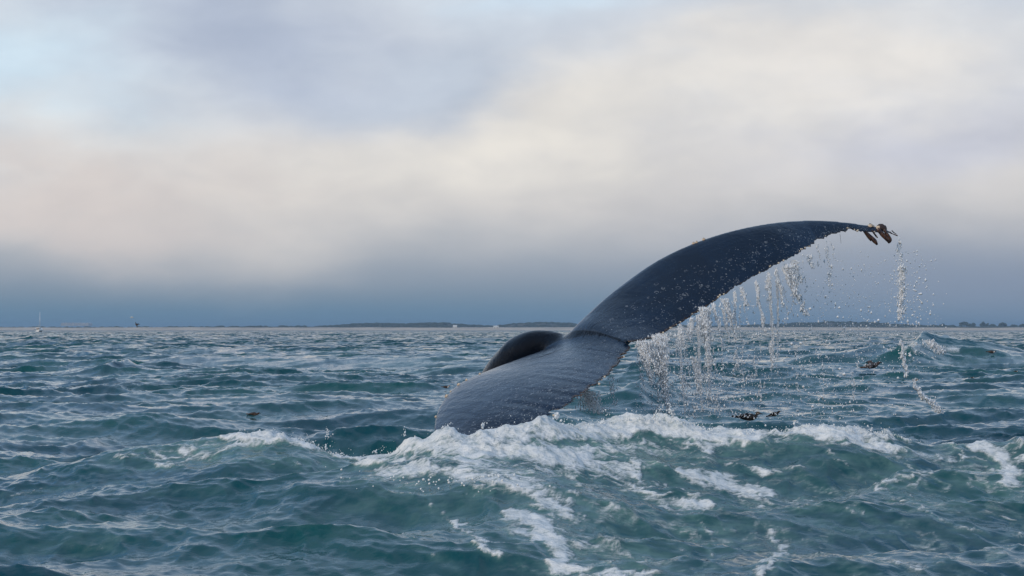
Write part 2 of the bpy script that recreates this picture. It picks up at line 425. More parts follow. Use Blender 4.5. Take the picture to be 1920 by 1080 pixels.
colr = t.mix(fmask, body, (.88, .88, .86))
t.l.new(colr, b.inputs['Base Color'])
t.l.new(t.m('ADD', t.m('MULTIPLY', fmask, .55), t.m('ADD', .035, t.m('MULTIPLY', rip, .05))), b.inputs['Roughness'])
b.inputs['IOR'].default_value = 1.333
w1 = t.noise(t.scale(pos, (1, 1.3, 1)), 11, 3, .55, .6)
w2 = t.noise(t.scale(pos, (1, 1.2, 1)), 42, 3, .55, .4)
w3 = t.noise(t.scale(pos, (.55, .9, 1)), 2.2, 4, .6, .5)
n = t.bump(w1, .25, .014); n = t.bump(w2, .22, .003, n)
n = t.bump(t.m('MULTIPLY', t.m('ADD', fn, fn2), fmask), .5, .02, n)
# beyond the finely meshed water the wavelets are too small for the mesh: tilt the facets themselves
def tilt(scale, det):
    x = t.node('ShaderNodeTexNoise', noise_dimensions='3D'); t.l.new(t.scale(pos, (.7, 1.2, 1)), x.inputs['Vector'])
    x.inputs['Scale'].default_value = scale; x.inputs['Detail'].default_value = det; x.inputs['Roughness'].default_value = .6
    v = t.node('ShaderNodeVectorMath', operation='SUBTRACT'); t.l.new(x.outputs['Color'], v.inputs[0]); v.inputs[1].default_value = (.5, .5, .5)
    return v.outputs[0]
v1 = t.node('ShaderNodeVectorMath', operation='ADD'); t.l.new(tilt(2.4, 4), v1.inputs[0]); t.l.new(tilt(.45, 3), v1.inputs[1])
v2 = t.node('ShaderNodeVectorMath', operation='MULTIPLY'); t.l.new(v1.outputs[0], v2.inputs[0]); v2.inputs[1].default_value = (1.7, 2.6, 0)
v3 = t.node('ShaderNodeVectorMath', operation='SCALE'); t.l.new(v2.outputs[0], v3.inputs[0]); t.l.new(rip, v3.inputs['Scale'])
# wind waves run toward the camera and are steeper on that side
v3b = t.node('ShaderNodeVectorMath', operation='ADD'); t.l.new(v3.outputs[0], v3b.inputs[0]); t.l.new(t.xyz(0.0, t.m('MULTIPLY', rip, -.14), 0.0), v3b.inputs[1])
v4 = t.node('ShaderNodeVectorMath', operation='ADD'); t.l.new(v3b.outputs[0], v4.inputs[0]); t.l.new(n, v4.inputs[1])
v5 = t.node('ShaderNodeVectorMath', operation='NORMALIZE'); t.l.new(v4.outputs[0], v5.inputs[0])
t.l.new(v5.outputs[0], b.inputs['Normal'])
sea = build_sea()

def surf_at(px, py, y0, y1):
    """walk along the sight line of a pixel and return the first point of the water it meets"""
    ys = np.linspace(y0, y1, 4000); xs = (px-960)/F*ys
    z = sea_disp(xs, ys)[0]; zr = H+(HOR-py)/F*ys
    k = np.argmax(zr <= z) if (zr <= z).any() else len(ys)-1
    return Vector((xs[k], ys[k], z[k]))

# ---------------------------------------------------------------- far shore
SH = 3000.0
sand_m, t, b = mat('beach_sand')
pos = t.node('ShaderNodeTexCoord').outputs['Object']
t.l.new(t.mix(t.step(t.noise(pos, .03, 4, .6), .35, .65), (.78, .62, .46), (.58, .47, .36)), b.inputs['Base Color']); b.inputs['Roughness'].default_value = .95
land_m, t, b = mat('scrub_land')
pos = t.node('ShaderNodeTexCoord').outputs['Object']
t.l.new(t.mix(t.step(t.noise(pos, .05, 4, .65), .4, .6), (.045, .055, .035), (.13, .11, .08)), b.inputs['Base Color']); b.inputs['Roughness'].default_value = 1
wood_m, t, b = mat('far_foliage')
pos = t.node('ShaderNodeTexCoord').outputs['Object']
t.l.new(t.mix(t.noise(pos, .2, 3), (.035, .052, .045), (.08, .095, .07)), b.inputs['Base Color']); b.inputs['Roughness'].default_value = 1

def strip(name, y0, y1, ny, x0, x1, nx, hf, m, kind):
    xs = np.linspace(x0, x1, nx); ys = np.linspace(y0, y1, ny)
    Yg, Xg = np.meshgrid(ys, xs, indexing='ij'); Z = hf(Xg, Yg)
    i = np.arange(ny-1)[:, None]*nx+np.arange(nx-1)[None, :]
    f = np.stack([i, i+1, i+nx+1, i+nx], -1).reshape(-1, 4)
    o = mesh_np(name, np.stack([Xg, Yg, Z], -1).reshape(-1, 3), f, m); o['kind'] = kind
    return o
def beach_h(x, y):
    r = (y-SH)/70.0
    return -1.2+4.9*sstep(0, 1, r)+.9*fbm(x*.012, y*.02, 4)*sstep(.2, 1, r)
strip('beach', SH-60, SH+90, 16, -2600, 2600, 700, beach_h, sand_m, 'structure')
def px_of(x, y): return 960+F*x/y
def land_h(x, y):
    px = px_of(x, y)
    d = sstep(SH+90, SH+260, y)
    base = 2.6+.6*fbm(x*.01, y*.01, 3)
    hill = np.zeros_like(x)
    # pixel height above the horizon of the low hills behind the beach
    for c, wd, h in ((200, 260, 1.6), (480, 160, 2.2), (700, 62, 6.5), (820, 60, 7.5), (760, 120, 3.5), (930, 120, 2.5), (975, 35, 5), (1030, 55, 9), (1100, 60, 5), (1250, 90, 5), (1480, 120, 8), (1600, 90, 9), (1700, 90, 4), (1840, 80, 3), (560, 100, 2)):
        hill = hill+h*np.exp(-((px-c)/wd)**2)
    hill = hill*.62*(1+.25*fbm(x*.02, y*.02, 3))
    return base*sstep(SH+70, SH+100, y)-1*(1-sstep(SH+70, SH+100, y))+d*np.exp(-((y-SH-330)/170)**2)*hill
strip('land', SH+70, SH+620, 24, -3200, 3200, 640, land_h, land_m, 'structure')
strip('inland_plain', SH+620, 9000, 3, -9000, 9000, 3, lambda x, y: 2.6+0*x, land_m, 'structure')

def clump_mesh(name, centres, m, label=None):
    """many little leafy lumps, joined: a far wood that reads as one mass"""
    bm = bmesh.new(); bmesh.ops.create_icosphere(bm, subdivisions=1, radius=1); 
    v = np.array([q.co[:] for q in bm.verts]); f = np.array([[q.index for q in fc.verts] for fc in bm.faces]); bm.free()
    C = []; Fc = []
    for k, (c, r) in enumerate(centres):
        jit = 1+.35*(rng.rand(len(v), 1)-.5)
        C.append(v*jit*np.array(r)+np.array(c)); Fc.append(f+k*len(v))
    return mesh_np(name, np.concatenate(C), np.concatenate(Fc), m, smooth=False)
cs = []
for k in range(2100):                       # scrub and trees over the low hills
    px = rng.choice([rng.uniform(0, 1780), rng.uniform(600, 1130), rng.uniform(1130, 1780)])
    yy = SH+rng.uniform(110, 420); xx = (px-960)/F*yy
    z = float(land_h(np.array([xx]), np.array([yy]))[0]); s = rng.uniform(.7, 1.7)
    cs.append(((xx, yy, z+s*.4), (s*rng.uniform(1.5, 4), s*2, s)))
for k in range(1300):
    px = rng.uniform(0, 1920) if k < 900 else rng.uniform(1735, 1960); yy = SH+rng.uniform(95, 160); xx = (px-960)/F*yy
    s = rng.uniform(.3, .8) if k < 900 else rng.uniform(.7, 1.9); cs.append(((xx, yy, 3.0+s*.4), (s*4, s*2, s)))
o = clump_mesh('far_scrub', cs, wood_m); o['kind'] = 'stuff'; o['label'] = 'dark scrub and low trees covering the hazy hills behind the beach'
# the tree line at the right: each crown one can tell apart is a tree
trunk_m, t, b = mat('far_bark'); b.inputs['Base Color'].default_value = (.06, .05, .04, 1)
tree_spec = [(1752, 5, 14), (1768, 7, 13), (1785, 5, 11), (1808, 12, 16), (1822, 9, 13), (1846, 11, 16), (1862, 6, 13), (1880, 9, 14), (1900, 6, 14), (1917, 7, 15)]
words = ['first small tree at the left end of the far tree line on the right', 'low round tree second from the left in the far tree line', 'smallest low tree in the dip of the far tree line left of the tallest tree',
         'tallest hazy tree standing in the far tree line at right', 'tree leaning close on the right side of the tallest far tree', 'second tall tree with broad crown in the far tree line',
         'low tree just right of the second tall tree in the far line', 'broad middling tree near the right end of the far tree line', 'low tree between the last broad trees of the far tree line', 'far tree cut off by the right edge of the photo']
for (px, hp, wp), lab in zip(tree_spec, words):
    yy = SH+150+rng.uniform(0, 60); sc = yy/F; xx = (px-960)*sc
    tr = empty('distant_tree', (xx, yy, 2.4), lab, 'tree', 'distant trees along the shore at right')
    cs = []
    for k in range(26):
        a = rng.rand()*6.28; rr = rng.rand()**.5*wp*.5*sc
        hh = hp*sc*(.35+.62*rng.rand()*(1-.55*(rr/(wp*.5*sc))**2))
        s = rng.uniform(.9, 1.9); cs.append(((rr*math.cos(a), rr*math.sin(a), hh+1.0), (s*1.25, s*1.25, s)))
    c = clump_mesh('crown', cs, wood_m); c.parent = tr
    bm = bmesh.new(); bmesh.ops.create_cone(bm, segments=7, radius1=.5, radius2=.25, depth=hp*sc*.7+1, cap_ends=True)
    bmesh.ops.translate(bm, verts=bm.verts, vec=(0, 0, hp*sc*.35)); link('trunk', bm, trunk_m, tr)

# ---------------------------------------------------------------- sea air: an even pale haze over the water
hz = bpy.data.materials.new('haze_air'); hz.use_nodes = True; ht = hz.node_tree
ht.nodes.clear(); ho = ht.nodes.new('ShaderNodeOutputMaterial'); hv = ht.nodes.new('ShaderNodeVolumePrincipled')
hv.inputs['Color'].default_value = (.50, .72, .95, 1); hv.inputs['Density'].default_value = .00015; hv.inputs['Anisotropy'].default_value = .2
ht.links.new(hv.outputs[0], ho.inputs['Volume'])
bm = bmesh.new()
vs = [bm.verts.new(p) for p in ((-9500, -4000, -4), (9500, -4000, -4), (9500, 9500, -4), (-9500, 9500, -4), (-9500, -4000, 24), (9500, -4000, 24), (9500, 9500, 24), (-9500, 9500, 24))]
for f in ((0, 3, 2, 1), (4, 5, 6, 7), (0, 1, 5, 4), (1, 2, 6, 5), (2, 3, 7, 6), (3, 0, 4, 7)): bm.faces.new([vs[i] for i in f])
haze = link('haze', bm, hz, None, False); haze['kind'] = 'stuff'; haze['label'] = 'thin blue sea haze over the water and the far shore'

# far buildings
wht, t, b = mat('white_wall'); b.inputs['Base Color'].default_value = (.75, .74, .70, 1); b.inputs['Roughness'].default_value = .7
grn, t, b = mat('greenhouse_sheet')
pos = t.node('ShaderNodeTexCoord').outputs['Object']
t.l.new(t.mix(t.step(t.noise(pos, .3, 2), .4, .6), (.50, .52, .55), (.36, .40, .46)), b.inputs['Base Color']); b.inputs['Roughness'].default_value = .4
roofm, t, b = mat('roof_grey'); b.inputs['Base Color'].default_value = (.30, .27, .24, 1)
glassm, t, b = mat('window_dark'); b.inputs['Base Color'].default_value = (.03, .04, .05, 1); b.inputs['Roughness'].default_value = .15
def box(bm, x0, x1, y0, y1, z0, z1):
    vs = [bm.verts.new(p) for p in ((x0, y0, z0), (x1, y0, z0), (x1, y1, z0), (x0, y1, z0), (x0, y0, z1), (x1, y0, z1), (x1, y1, z1), (x0, y1, z1))]
    for f in ((0, 3, 2, 1), (4, 5, 6, 7), (0, 1, 5, 4), (1, 2, 6, 5), (2, 3, 7, 6), (3, 0, 4, 7)): bm.faces.new([vs[i] for i in f])
def house(px, py, wpx, hpx, label, yy):
    sc = yy/F; wd, ht = wpx*sc, hpx*sc; c = P(px, py, yy)
    h = empty('beach_house', (c.x, yy, c.z), label, 'house', 'small white houses along the shore')
    bm = bmesh.new(); box(bm, -wd/2, wd/2, 0, wd*.8, -1, ht*.62); link('wall', bm, wht, h, False)
    bm = bmesh.new()
    a = [bm.verts.new(p) for p in ((-wd*.56, -.3, ht*.62), (wd*.56, -.3, ht*.62), (wd*.56, wd*.8+.3, ht*.62), (-wd*.56, wd*.8+.3, ht*.62), (-wd*.56, wd*.4, ht), (wd*.56, wd*.4, ht))]
    for f in ((0, 1, 5, 4), (2, 3, 4, 5), (0, 4, 3), (1, 2, 5), (0, 3, 2, 1)): bm.faces.new([a[i] for i in f])
    link('roof', bm, wht if hpx > 5 else roofm, h, False)
    for sx in (-.25, .25):
        bm = bmesh.new(); box(bm, sx*wd-wd*.07, sx*wd+wd*.07, -.06, .05, ht*.2, ht*.48); link('window', bm, glassm, h, False)
house(853, 616, 7, 6.5, 'small bright white house standing alone on the beach left of the whale', SH+60)
house(930, 616, 9, 5.5, 'low wide pale house on the beach just left of the scrubby hill', SH+60)
house(982, 611, 4, 3.5, 'tiny pale house low on the scrubby hill, left of the row of specks', SH+330)
house(1002, 611.5, 5, 3, 'tiny pale house on the scrubby hill, middle one of three', SH+320)
house(1036, 613, 5, 3, 'tiny pale house on the hill nearest the whale tail', SH+310)
yy = 4600.0; c = P(140, 609, yy); sc = yy/F
gh = empty('greenhouse', (c.x, yy, c.z), 'long pale hazy greenhouse roof on the rise beyond the beach at left', 'greenhouse')
for k in range(8):
    bm = bmesh.new(); x0 = (-26+k*6.6)*sc; n = 6; wd = 6.2*sc
    ring = [(x0+wd/2-wd/2*math.cos(math.pi*i/n), 1.0*sc+3.2*sc*math.sin(math.pi*i/n)) for i in range(n+1)]
    ring = [(x0, -2*sc)]+ring+[(x0+wd, -2*sc)]
    A = [bm.verts.new((p[0], 0, p[1])) for p in ring]; B = [bm.verts.new((p[0], 40, p[1])) for p in ring]
    for i in range(len(ring)-1): bm.faces.new((A[i], A[i+1], B[i+1], B[i]))
    bm.faces.new(A[::-1]); bm.faces.new(B)
    link('glasshouse_bay', bm, grn, gh, False)

# sailing boat
boat_m, t, b = mat('boat_gelcoat'); b.inputs['Base Color'].default_value = (.86, .84, .80, 1); b.inputs['Roughness'].default_value = .25
alu_m, t, b = mat('mast_aluminium'); b.inputs['Base Color'].default_value = (.75, .76, .78, 1); b.inputs['Roughness'].default_value = .35; b.inputs['Metallic'].default_value = .3
brown_m, t, b = mat('cabin_shade'); b.inputs['Base Color'].default_value = (.22, .13, .08, 1)
yb = 800.0; c = P(73, 618.5, yb)
sb = empty('sailing_boat', (c.x, yb, 0), 'white sailing boat with bare mast seen end on before the far beach', 'boat')
bm = bmesh.new()
secs = []
for k in range(9):
    u = k/8; y = -5+10*u; hw = 1.55*math.sin(math.pi*min(1, .25+.75*u))**.6 if u < 1 else .02
    hw = max(.03, 1.55*(1-abs(2*u-.8)**2.6/3.2)) if u < .95 else .06
    ht = 1.25+.4*u
    secs.append([bm.verts.new(p) for p in ((-hw, y, ht), (-hw*.92, y, .5), (-hw*.45, y, -.2), (0, y, -.4), (hw*.45, y, -.2), (hw*.92, y, .5), (hw, y, ht))])
for a, b2 in zip(secs[:-1], secs[1:]):
    for i in range(6): bm.faces.new((a[i], a[i+1], b2[i+1], b2[i]))
    bm.faces.new((a[6], a[0], b2[0], b2[6]))
bm.faces.new(secs[0]); bm.faces.new(secs[-1][::-1])
link('hull', bm, boat_m, sb)
bm = bmesh.new(); box(bm, -1.0, 1.0, -2.6, 1.8, 1.25, 2.2); bmesh.ops.bevel(bm, geom=bm.edges[:], offset=.18, segments=2, affect='EDGES')
cb = link('cabin', bm, boat_m, sb)
bm = bmesh.new(); box(bm, -.7, -.1, -2.64, -2.5, 1.45, 1.9); box(bm, .1, .7, -2.64, -2.5, 1.45, 1.9); link('companionway', bm, brown_m, cb, False)
bm = bmesh.new(); bmesh.ops.create_cone(bm, segments=10, radius1=.16, radius2=.10, depth=8.6, cap_ends=True); bmesh.ops.translate(bm, verts=bm.verts, vec=(.35, .6, 5.4)); link('mast', bm, alu_m, sb)
bm = bmesh.new(); bmesh.ops.create_cone(bm, segments=8, radius1=.14, radius2=.14, depth=3.6, cap_ends=True); bmesh.ops.rotate(bm, verts=bm.verts, matrix=__import__('mathutils').Matrix.Rotation(R(84), 3, 'X')); bmesh.ops.translate(bm, verts=bm.verts, vec=(.15, -1.2, 2.9)); link('boom', bm, boat_m, sb)

sb.scale = (.7, .7, .7); sb.location.z = .25

# ---------------------------------------------------------------- humpback whale tail
skin, t, b = mat('wet_whale_skin')
pos = t.node('ShaderNodeTexCoord').outputs['Object']
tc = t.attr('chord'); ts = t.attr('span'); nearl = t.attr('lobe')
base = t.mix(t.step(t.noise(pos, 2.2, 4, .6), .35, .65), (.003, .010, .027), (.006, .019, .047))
base = t.mix(t.m('MULTIPLY', t.step(t.m('ABSOLUTE', t.m('SUBTRACT', nearl, .5)), .25, .05), .85), base, (.004, .005, .008))  # tail stock painted near black, standing in for the shade on its turned-away flank
# round barnacle scars: rings and pale spots, thicker toward the trailing edge and the tip
def scars(scale, r0, r1, dens, ring):
    v = t.node('ShaderNodeTexVoronoi', feature='F1'); t.l.new(t.scale(pos, (1, 1, 1.25)), v.inputs['Vector']); v.inputs['Scale'].default_value = scale; v.inputs['Randomness'].default_value = 1
    wob = t.m('MULTIPLY', t.m('SUBTRACT', t.noise(pos, scale*2.5, 3), .5), .34)
    d = t.m('ADD', v.outputs['Distance'], wob)
    cs = t.node('ShaderNodeSeparateColor'); t.l.new(v.outputs['Color'], cs.inputs[0])
    if ring: k = t.m('MULTIPLY', t.step(d, r0-.07, r0), t.step(d, r1, r1+.07, 1, 0))
    else: k = t.step(d, r0, r1, 1, 0)
    gate = t.m('GREATER_THAN', t.m('ADD', cs.outputs[0], t.m('MULTIPLY', dens, .9)), 1.12)
    return t.m('MULTIPLY', k, t.m('MULTIPLY', gate, t.m('ADD', .3, t.m('MULTIPLY', cs.outputs[1], .7))))
dens = t.m('MULTIPLY', t.step(tc, .12, .85), t.m('ADD', .55, t.m('MULTIPLY', ts, .85)))
s1 = scars(19, .27, .30, dens, True); s2 = scars(34, .10, .26, dens, False); s3 = scars(60, .08, .26, t.m('MULTIPLY', dens, 1.15), False)
sm = t.m('MAXIMUM', t.m('MULTIPLY', s1, .32), t.m('MAXIMUM', t.m('MULTIPLY', s2, .45), t.m('MULTIPLY', s3, .8)))
sm = t.m('MULTIPLY', sm, t.step(t.noise(pos, 60, 2), .38, .6))
base = t.mix(t.m('MULTIPLY', sm, 1.2, clamp=True), base, (.52, .55, .58))
edge = t.m('MULTIPLY', t.step(t.m('ADD', tc, t.m('MULTIPLY', t.m('SUBTRACT', t.noise(pos, 40, 3), .5), .05)), .965, .985), t.step(tc, 1.5, 1.2))
base = t.mix(edge, base, t.mix(t.step(t.noise(pos, 70, 3), .45, .62), (.022, .013, .010), (.12, .075, .05)))
t.l.new(base, b.inputs['Base Color'])
t.l.new(t.m('ADD', .05, t.m('MULTIPLY', t.noise(pos, 5, 5, .65), .24)), b.inputs['Roughness'])
b.inputs['IOR'].default_value = 1.50
flow = t.noise(t.scale(pos, (1.0, 1.0, 1.0)), 16, 4, .6, 1.2)
fine = t.noise(t.scale(pos, (1, 1, 3.2)), 46, 3, .6, .5)
strk = t.noise(t.xyz(t.m('MULTIPLY', tc, 26), t.m('MULTIPLY', ts, 7), nearl), 1.0, 4, .6, .6)
strk2 = t.noise(t.xyz(t.m('MULTIPLY', tc, 6), t.m('MULTIPLY', ts, 60), nearl), 1.0, 3, .6, .3)
n = t.bump(t.noise(pos, 4.5, 4, .55, .8), .5, .03); n = t.bump(strk, .35, .010, n); n = t.bump(strk2, .14, .005, n); t.l.new(t.step(t.m('ABSOLUTE', t.m('SUBTRACT', nearl, .5)), .05, .25, .12, .5), b.inputs['Specular IOR Level'])  # specular also cut on the tail stock, deepening its painted shade
n = t.bump(flow, .32, .012, n); n = t.bump(fine, .42, .0035, n); n = t.bump(t.m('ADD', sm, t.m('MULTIPLY', edge, fine)), .5, .006, n)
t.l.new(n, b.inputs['Normal'])

def resample(pts, n):
    """smooth (Catmull-Rom) curve through the points, n samples by arc length"""
    a = np.array(pts, float); a = np.vstack([2*a[0]-a[1], a, 2*a[-1]-a[-2]])
    out = []
    for i in range(1, len(a)-2):
        p0, p1, p2, p3 = a[i-1:i+3]
        for u in np.linspace(0, 1, 24, endpoint=False):
            out.append(.5*((2*p1)+(-p0+p2)*u+(2*p0-5*p1+4*p2-p3)*u*u+(-p0+3*p1-3*p2+p3)*u**3))
    out.append(a[-2]); out = np.array(out)
    s = np.concatenate([[0], np.cumsum(np.linalg.norm(np.diff(out, axis=0), axis=1))]); s /= s[-1]
    q = np.linspace(0, 1, n)
    return np.stack([np.interp(q, s, out[:, k]) for k in range(3)], 1)

NS, NC = 240, 80
def lobe(LE, TE, th_root, th_tip, flip, seed, camber):
    L = resample([tuple(P(*q)) for q in LE], NS); T = resample([tuple(P(*q)) for q in TE], NS)
    s = np.linspace(0, 1, NS)
    tang = np.gradient((L+T)/2, axis=0); ch = T-L
    nrm = np.cross(tang, ch); nrm /= np.linalg.norm(nrm, axis=1)[:, None]+1e-9
    if flip: nrm = -nrm
    k = np.hanning(25); k /= k.sum()
    nrm = np.stack([np.convolve(np.pad(nrm[:, i], 12, 'edge'), k, 'valid') for i in range(3)], 1)
    nrm /= np.linalg.norm(nrm, axis=1)[:, None]
    # ragged trailing edge: scallops and nicks
    rg = .075*np.abs(perlin(s*22+seed, s*0))**1.2+.008*np.abs(perlin(s*71+seed, s*0+3))-.012
    rg = rg*sstep(0, .04, s)*(.12+.88*sstep(.97, .78, s))*((.25+.75*sstep(.35, .6, s)) if flip else 1.7)*(.35+.9*np.abs(perlin(s*11+seed*2, s*0+5)))*1.5
    chl = np.linalg.norm(ch, axis=1)
    T = T-ch/chl[:, None]*(rg*1.0)[:, None]
    ch = T-L
    th = (th_root+(th_tip-th_root)*s**.8)*np.sqrt(np.clip(1.02-s**6, 0, 1))
    ua = (1-np.cos(np.pi*np.linspace(0, 1, NC)))/2
    prof = 2.6*(.2969*np.sqrt(ua)-.126*ua-.3516*ua**2+.2843*ua**3-.1015*ua**4)*1.9+.045*sstep(0, .1, ua)
    prof[0] = 0
    cam_ = camber*4*ua*(1-ua)
    up = L[:, None, :]+ch[:, None, :]*ua[None, :, None]+nrm[:, None, :]*(th[:, None]*(prof*.5)[None, :]+(chl[:, None]*cam_[None, :]))[:, :, None]
    lo = L[:, None, :]+ch[:, None, :]*ua[None, :, None]-nrm[:, None, :]*(th[:, None]*(prof*.5)[None, :]-(chl[:, None]*cam_[None, :]))[:, :, None]
    ringp = np.concatenate([up, lo[:, ::-1][:, :-1]], 1)        # closed loop per section
    n = ringp.shape[1]
    ring_u = np.concatenate([ua, ua[::-1][:-1]])
    f = []
    for i in range(NS-1):
        a = i*n+np.arange(n); b_ = i*n+(np.arange(n)+1) % n
        f.append(np.stack([a, b_, b_+n, a+n], 1))
    caps = [list(range(n))[::-1], list(range((NS-1)*n, NS*n))]
    return ringp.reshape(-1, 3), np.concatenate(f), caps, np.tile(ring_u, NS), np.repeat(s, n), T, nrm

NEAR_LE = [(1068, 640, 16.05), (1020, 666, 16.15), (960, 686, 16.05), (900, 706, 15.75), (858, 724, 15.45), (831, 752, 15.05), (815, 788, 14.6), (818, 835, 14.05), (840, 880, 13.85)]
NEAR_TE = [(1184, 650, 15.25), (1172, 668, 15.0), (1140, 704, 14.62), (1098, 736, 14.35), (1062, 764, 14.2), (1010, 792, 14.1), (955, 820, 14.05), (900, 855, 13.9), (850, 888, 13.85)]
FAR_LE = [(1064, 632, 16.0), (1100, 594, 16.0), (1160, 541, 16.05), (1230, 491, 16.1), (1300, 457, 16.15), (1370, 434, 16.25), (1440, 420, 16.4), (1510, 414, 16.55), (1570, 416, 16.7), (1620, 422, 16.85), (1655, 428, 16.9), (1683, 439, 16.95)]
FAR_TE = [(1180, 641, 15.25), (1215, 637, 15.4), (1250, 622, 15.55), (1300, 592, 15.72), (1350, 560, 15.86), (1400, 527, 15.98), (1450, 501, 16.12), (1500, 474, 16.25), (1535, 452, 16.45), (1570, 438, 16.6), (1610, 435, 16.75), (1650, 439, 16.85), (1684, 442, 16.95)]
n_v, n_f, n_c, n_u, n_s, nT, nN = lobe(NEAR_LE, NEAR_TE, .20, .05, False, 3.0, .03)
f_v, f_f, f_c, f_u, f_s, fT, fN = lobe(FAR_LE, FAR_TE, .20, .035, True, 9.0, .05)
# tail stock
ST = [((1172, 645, 15.35), .05), ((1130, 646, 15.6), .085), ((1090, 646, 15.85), .10), ((1060, 644, 16.05), .065), ((1036, 643, 16.2), .095), ((1004, 654, 16.35), .145), ((982, 675, 16.5), .19),
      ((966, 702, 16.6), .215), ((955, 728, 16.7), .235), ((948, 755, 16.8), .26), ((944, 800, 16.9), .29), ((942, 880, 17.0), .33), ((950, 1000, 17.1), .38)]
c = resample([tuple(P(*q)) for q, r in ST], 90); rad = np.interp(np.linspace(0, 1, 90), np.linspace(0, 1, len(ST)), [r for q, r in ST])
# radii follow arc length of the control points
cp = np.array([tuple(P(*q)) for q, r in ST]); sl = np.concatenate([[0], np.cumsum(np.linalg.norm(np.diff(cp, axis=0), axis=1))]); sl /= sl[-1]
rad = np.interp(np.linspace(0, 1, 90), sl, [r for q, r in ST])
tg = np.gradient(c, axis=0); tg /= np.linalg.norm(tg, axis=1)[:, None]
side = np.cross(tg, np.array([.45, -.6, .65])); side /= np.linalg.norm(side, axis=1)[:, None]; upv = np.cross(side, tg)
M = 28; a = np.arange(M)/M*2*np.pi
s_v = (c[:, None, :]+side[:, None, :]*(np.cos(a)[None, :, None]*rad[:, None, None]*1.0)+upv[:, None, :]*(np.sin(a)[None, :, None]*rad[:, None, None]*1.0)).reshape(-1, 3)
s_f = np.concatenate([np.stack([i*M+np.arange(M), i*M+(np.arange(M)+1) % M, (i+1)*M+(np.arange(M)+1) % M, (i+1)*M+np.arange(M)], 1) for i in range(89)])
bm = bmesh.new()
def addpart(bm, v, f, caps):
    vs = [bm.verts.new(p) for p in v]
    for q in f: 
        try: bm.faces.new([vs[i] for i in q])
        except ValueError: pass
    for cp_ in caps: bm.faces.new([vs[i] for i in cp_])
addpart(bm, n_v, n_f, n_c); addpart(bm, f_v, f_f, f_c); addpart(bm, s_v, s_f, [list(range(M))[::-1], list(range(89*M, 90*M))])
bmesh.ops.recalc_face_normals(bm, faces=bm.faces)
me = bpy.data.meshes.new('tmp'); bm.to_mesh(me); bm.free()
tmp = bpy.data.objects.new('tmp', me); scene.collection.objects.link(tmp)
md = tmp.modifiers.new('r', 'REMESH'); md.mode = 'VOXEL'; md.voxel_size = .0102
sm_ = tmp.modifiers.new('s', 'SMOOTH'); sm_.iterations = 6; sm_.factor = .5
dg = bpy.context.evaluated_depsgraph_get()
me2 = bpy.data.meshes.new_from_object(tmp.evaluated_get(dg)); bpy.data.objects.remove(tmp); bpy.data.meshes.remove(me)
WB = P(1120, 660, 15.4)
whale = empty('humpback_whale', (WB.x, WB.y, 0), 'dark wet humpback whale tail with ragged flukes dripping water above the waves', 'whale')
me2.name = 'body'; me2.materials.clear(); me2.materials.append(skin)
me2.polygons.foreach_set('use_smooth', [True]*len(me2.polygons))
co = np.empty(len(me2.vertices)*3, np.float32); me2.vertices.foreach_get('co', co); co = co.reshape(-1, 3)
allv = np.concatenate([n_v, f_v, s_v]); au = np.concatenate([n_u, f_u, np.full(len(s_v), 0.)]); as_ = np.concatenate([n_s, f_s, np.zeros(len(s_v))])
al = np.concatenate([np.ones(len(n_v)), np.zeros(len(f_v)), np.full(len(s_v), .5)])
kd = kdtree.KDTree(len(allv))
for i, v in enumerate(allv): kd.insert(v, i)
kd.balance()
idx = np.array([kd.find(v)[1] for v in co])
body_o = bpy.data.objects.new('body', me2); scene.collection.objects.link(body_o); body_o.parent = whale
ed_ = np.empty(len(me2.edges)*2, np.int32); me2.edges.foreach_get('vertices', ed_); ed_ = ed_.reshape(-1, 2)
deg = np.bincount(ed_.ravel(), minlength=len(co)).astype(float)
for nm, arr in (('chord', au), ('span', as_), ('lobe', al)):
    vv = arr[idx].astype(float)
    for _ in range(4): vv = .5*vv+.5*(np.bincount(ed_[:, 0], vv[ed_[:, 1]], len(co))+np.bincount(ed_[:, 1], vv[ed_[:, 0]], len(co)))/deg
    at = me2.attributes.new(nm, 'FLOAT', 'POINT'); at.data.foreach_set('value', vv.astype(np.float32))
def lap(a): return (np.stack([np.bincount(ed_[:, 0], a[ed_[:, 1], i], len(a))+np.bincount(ed_[:, 1], a[ed_[:, 0], i], len(a)) for i in range(3)], 1))/deg[:, None]
wgt = (sstep(.11, .01, as_[idx])*(1-sstep(.80, .95, au[idx])))[:, None]*.9
for _ in range(3): wgt = np.repeat(.5*wgt+.5*lap(np.repeat(wgt, 3, 1))[:, :1], 1, 1)
sm_co = co.astype(float)
for _ in range(60): sm_co = sm_co+(lap(sm_co)-sm_co)*wgt
co = sm_co.astype(np.float32); me2.vertices.foreach_set('co', co.ravel()); me2.update()
whale_off = Vector(whale.location)
me2.transform(__import__('mathutils').Matrix.Translation(-whale_off))
wkd = kdtree.KDTree(len(co))
for i, v in enumerate(co): wkd.insert(v, i)
wkd.balance()

cpx = 960+F*co[:, 0]/co[:, 1]; cpy = HOR-F*(co[:, 2]-H)/co[:, 1]
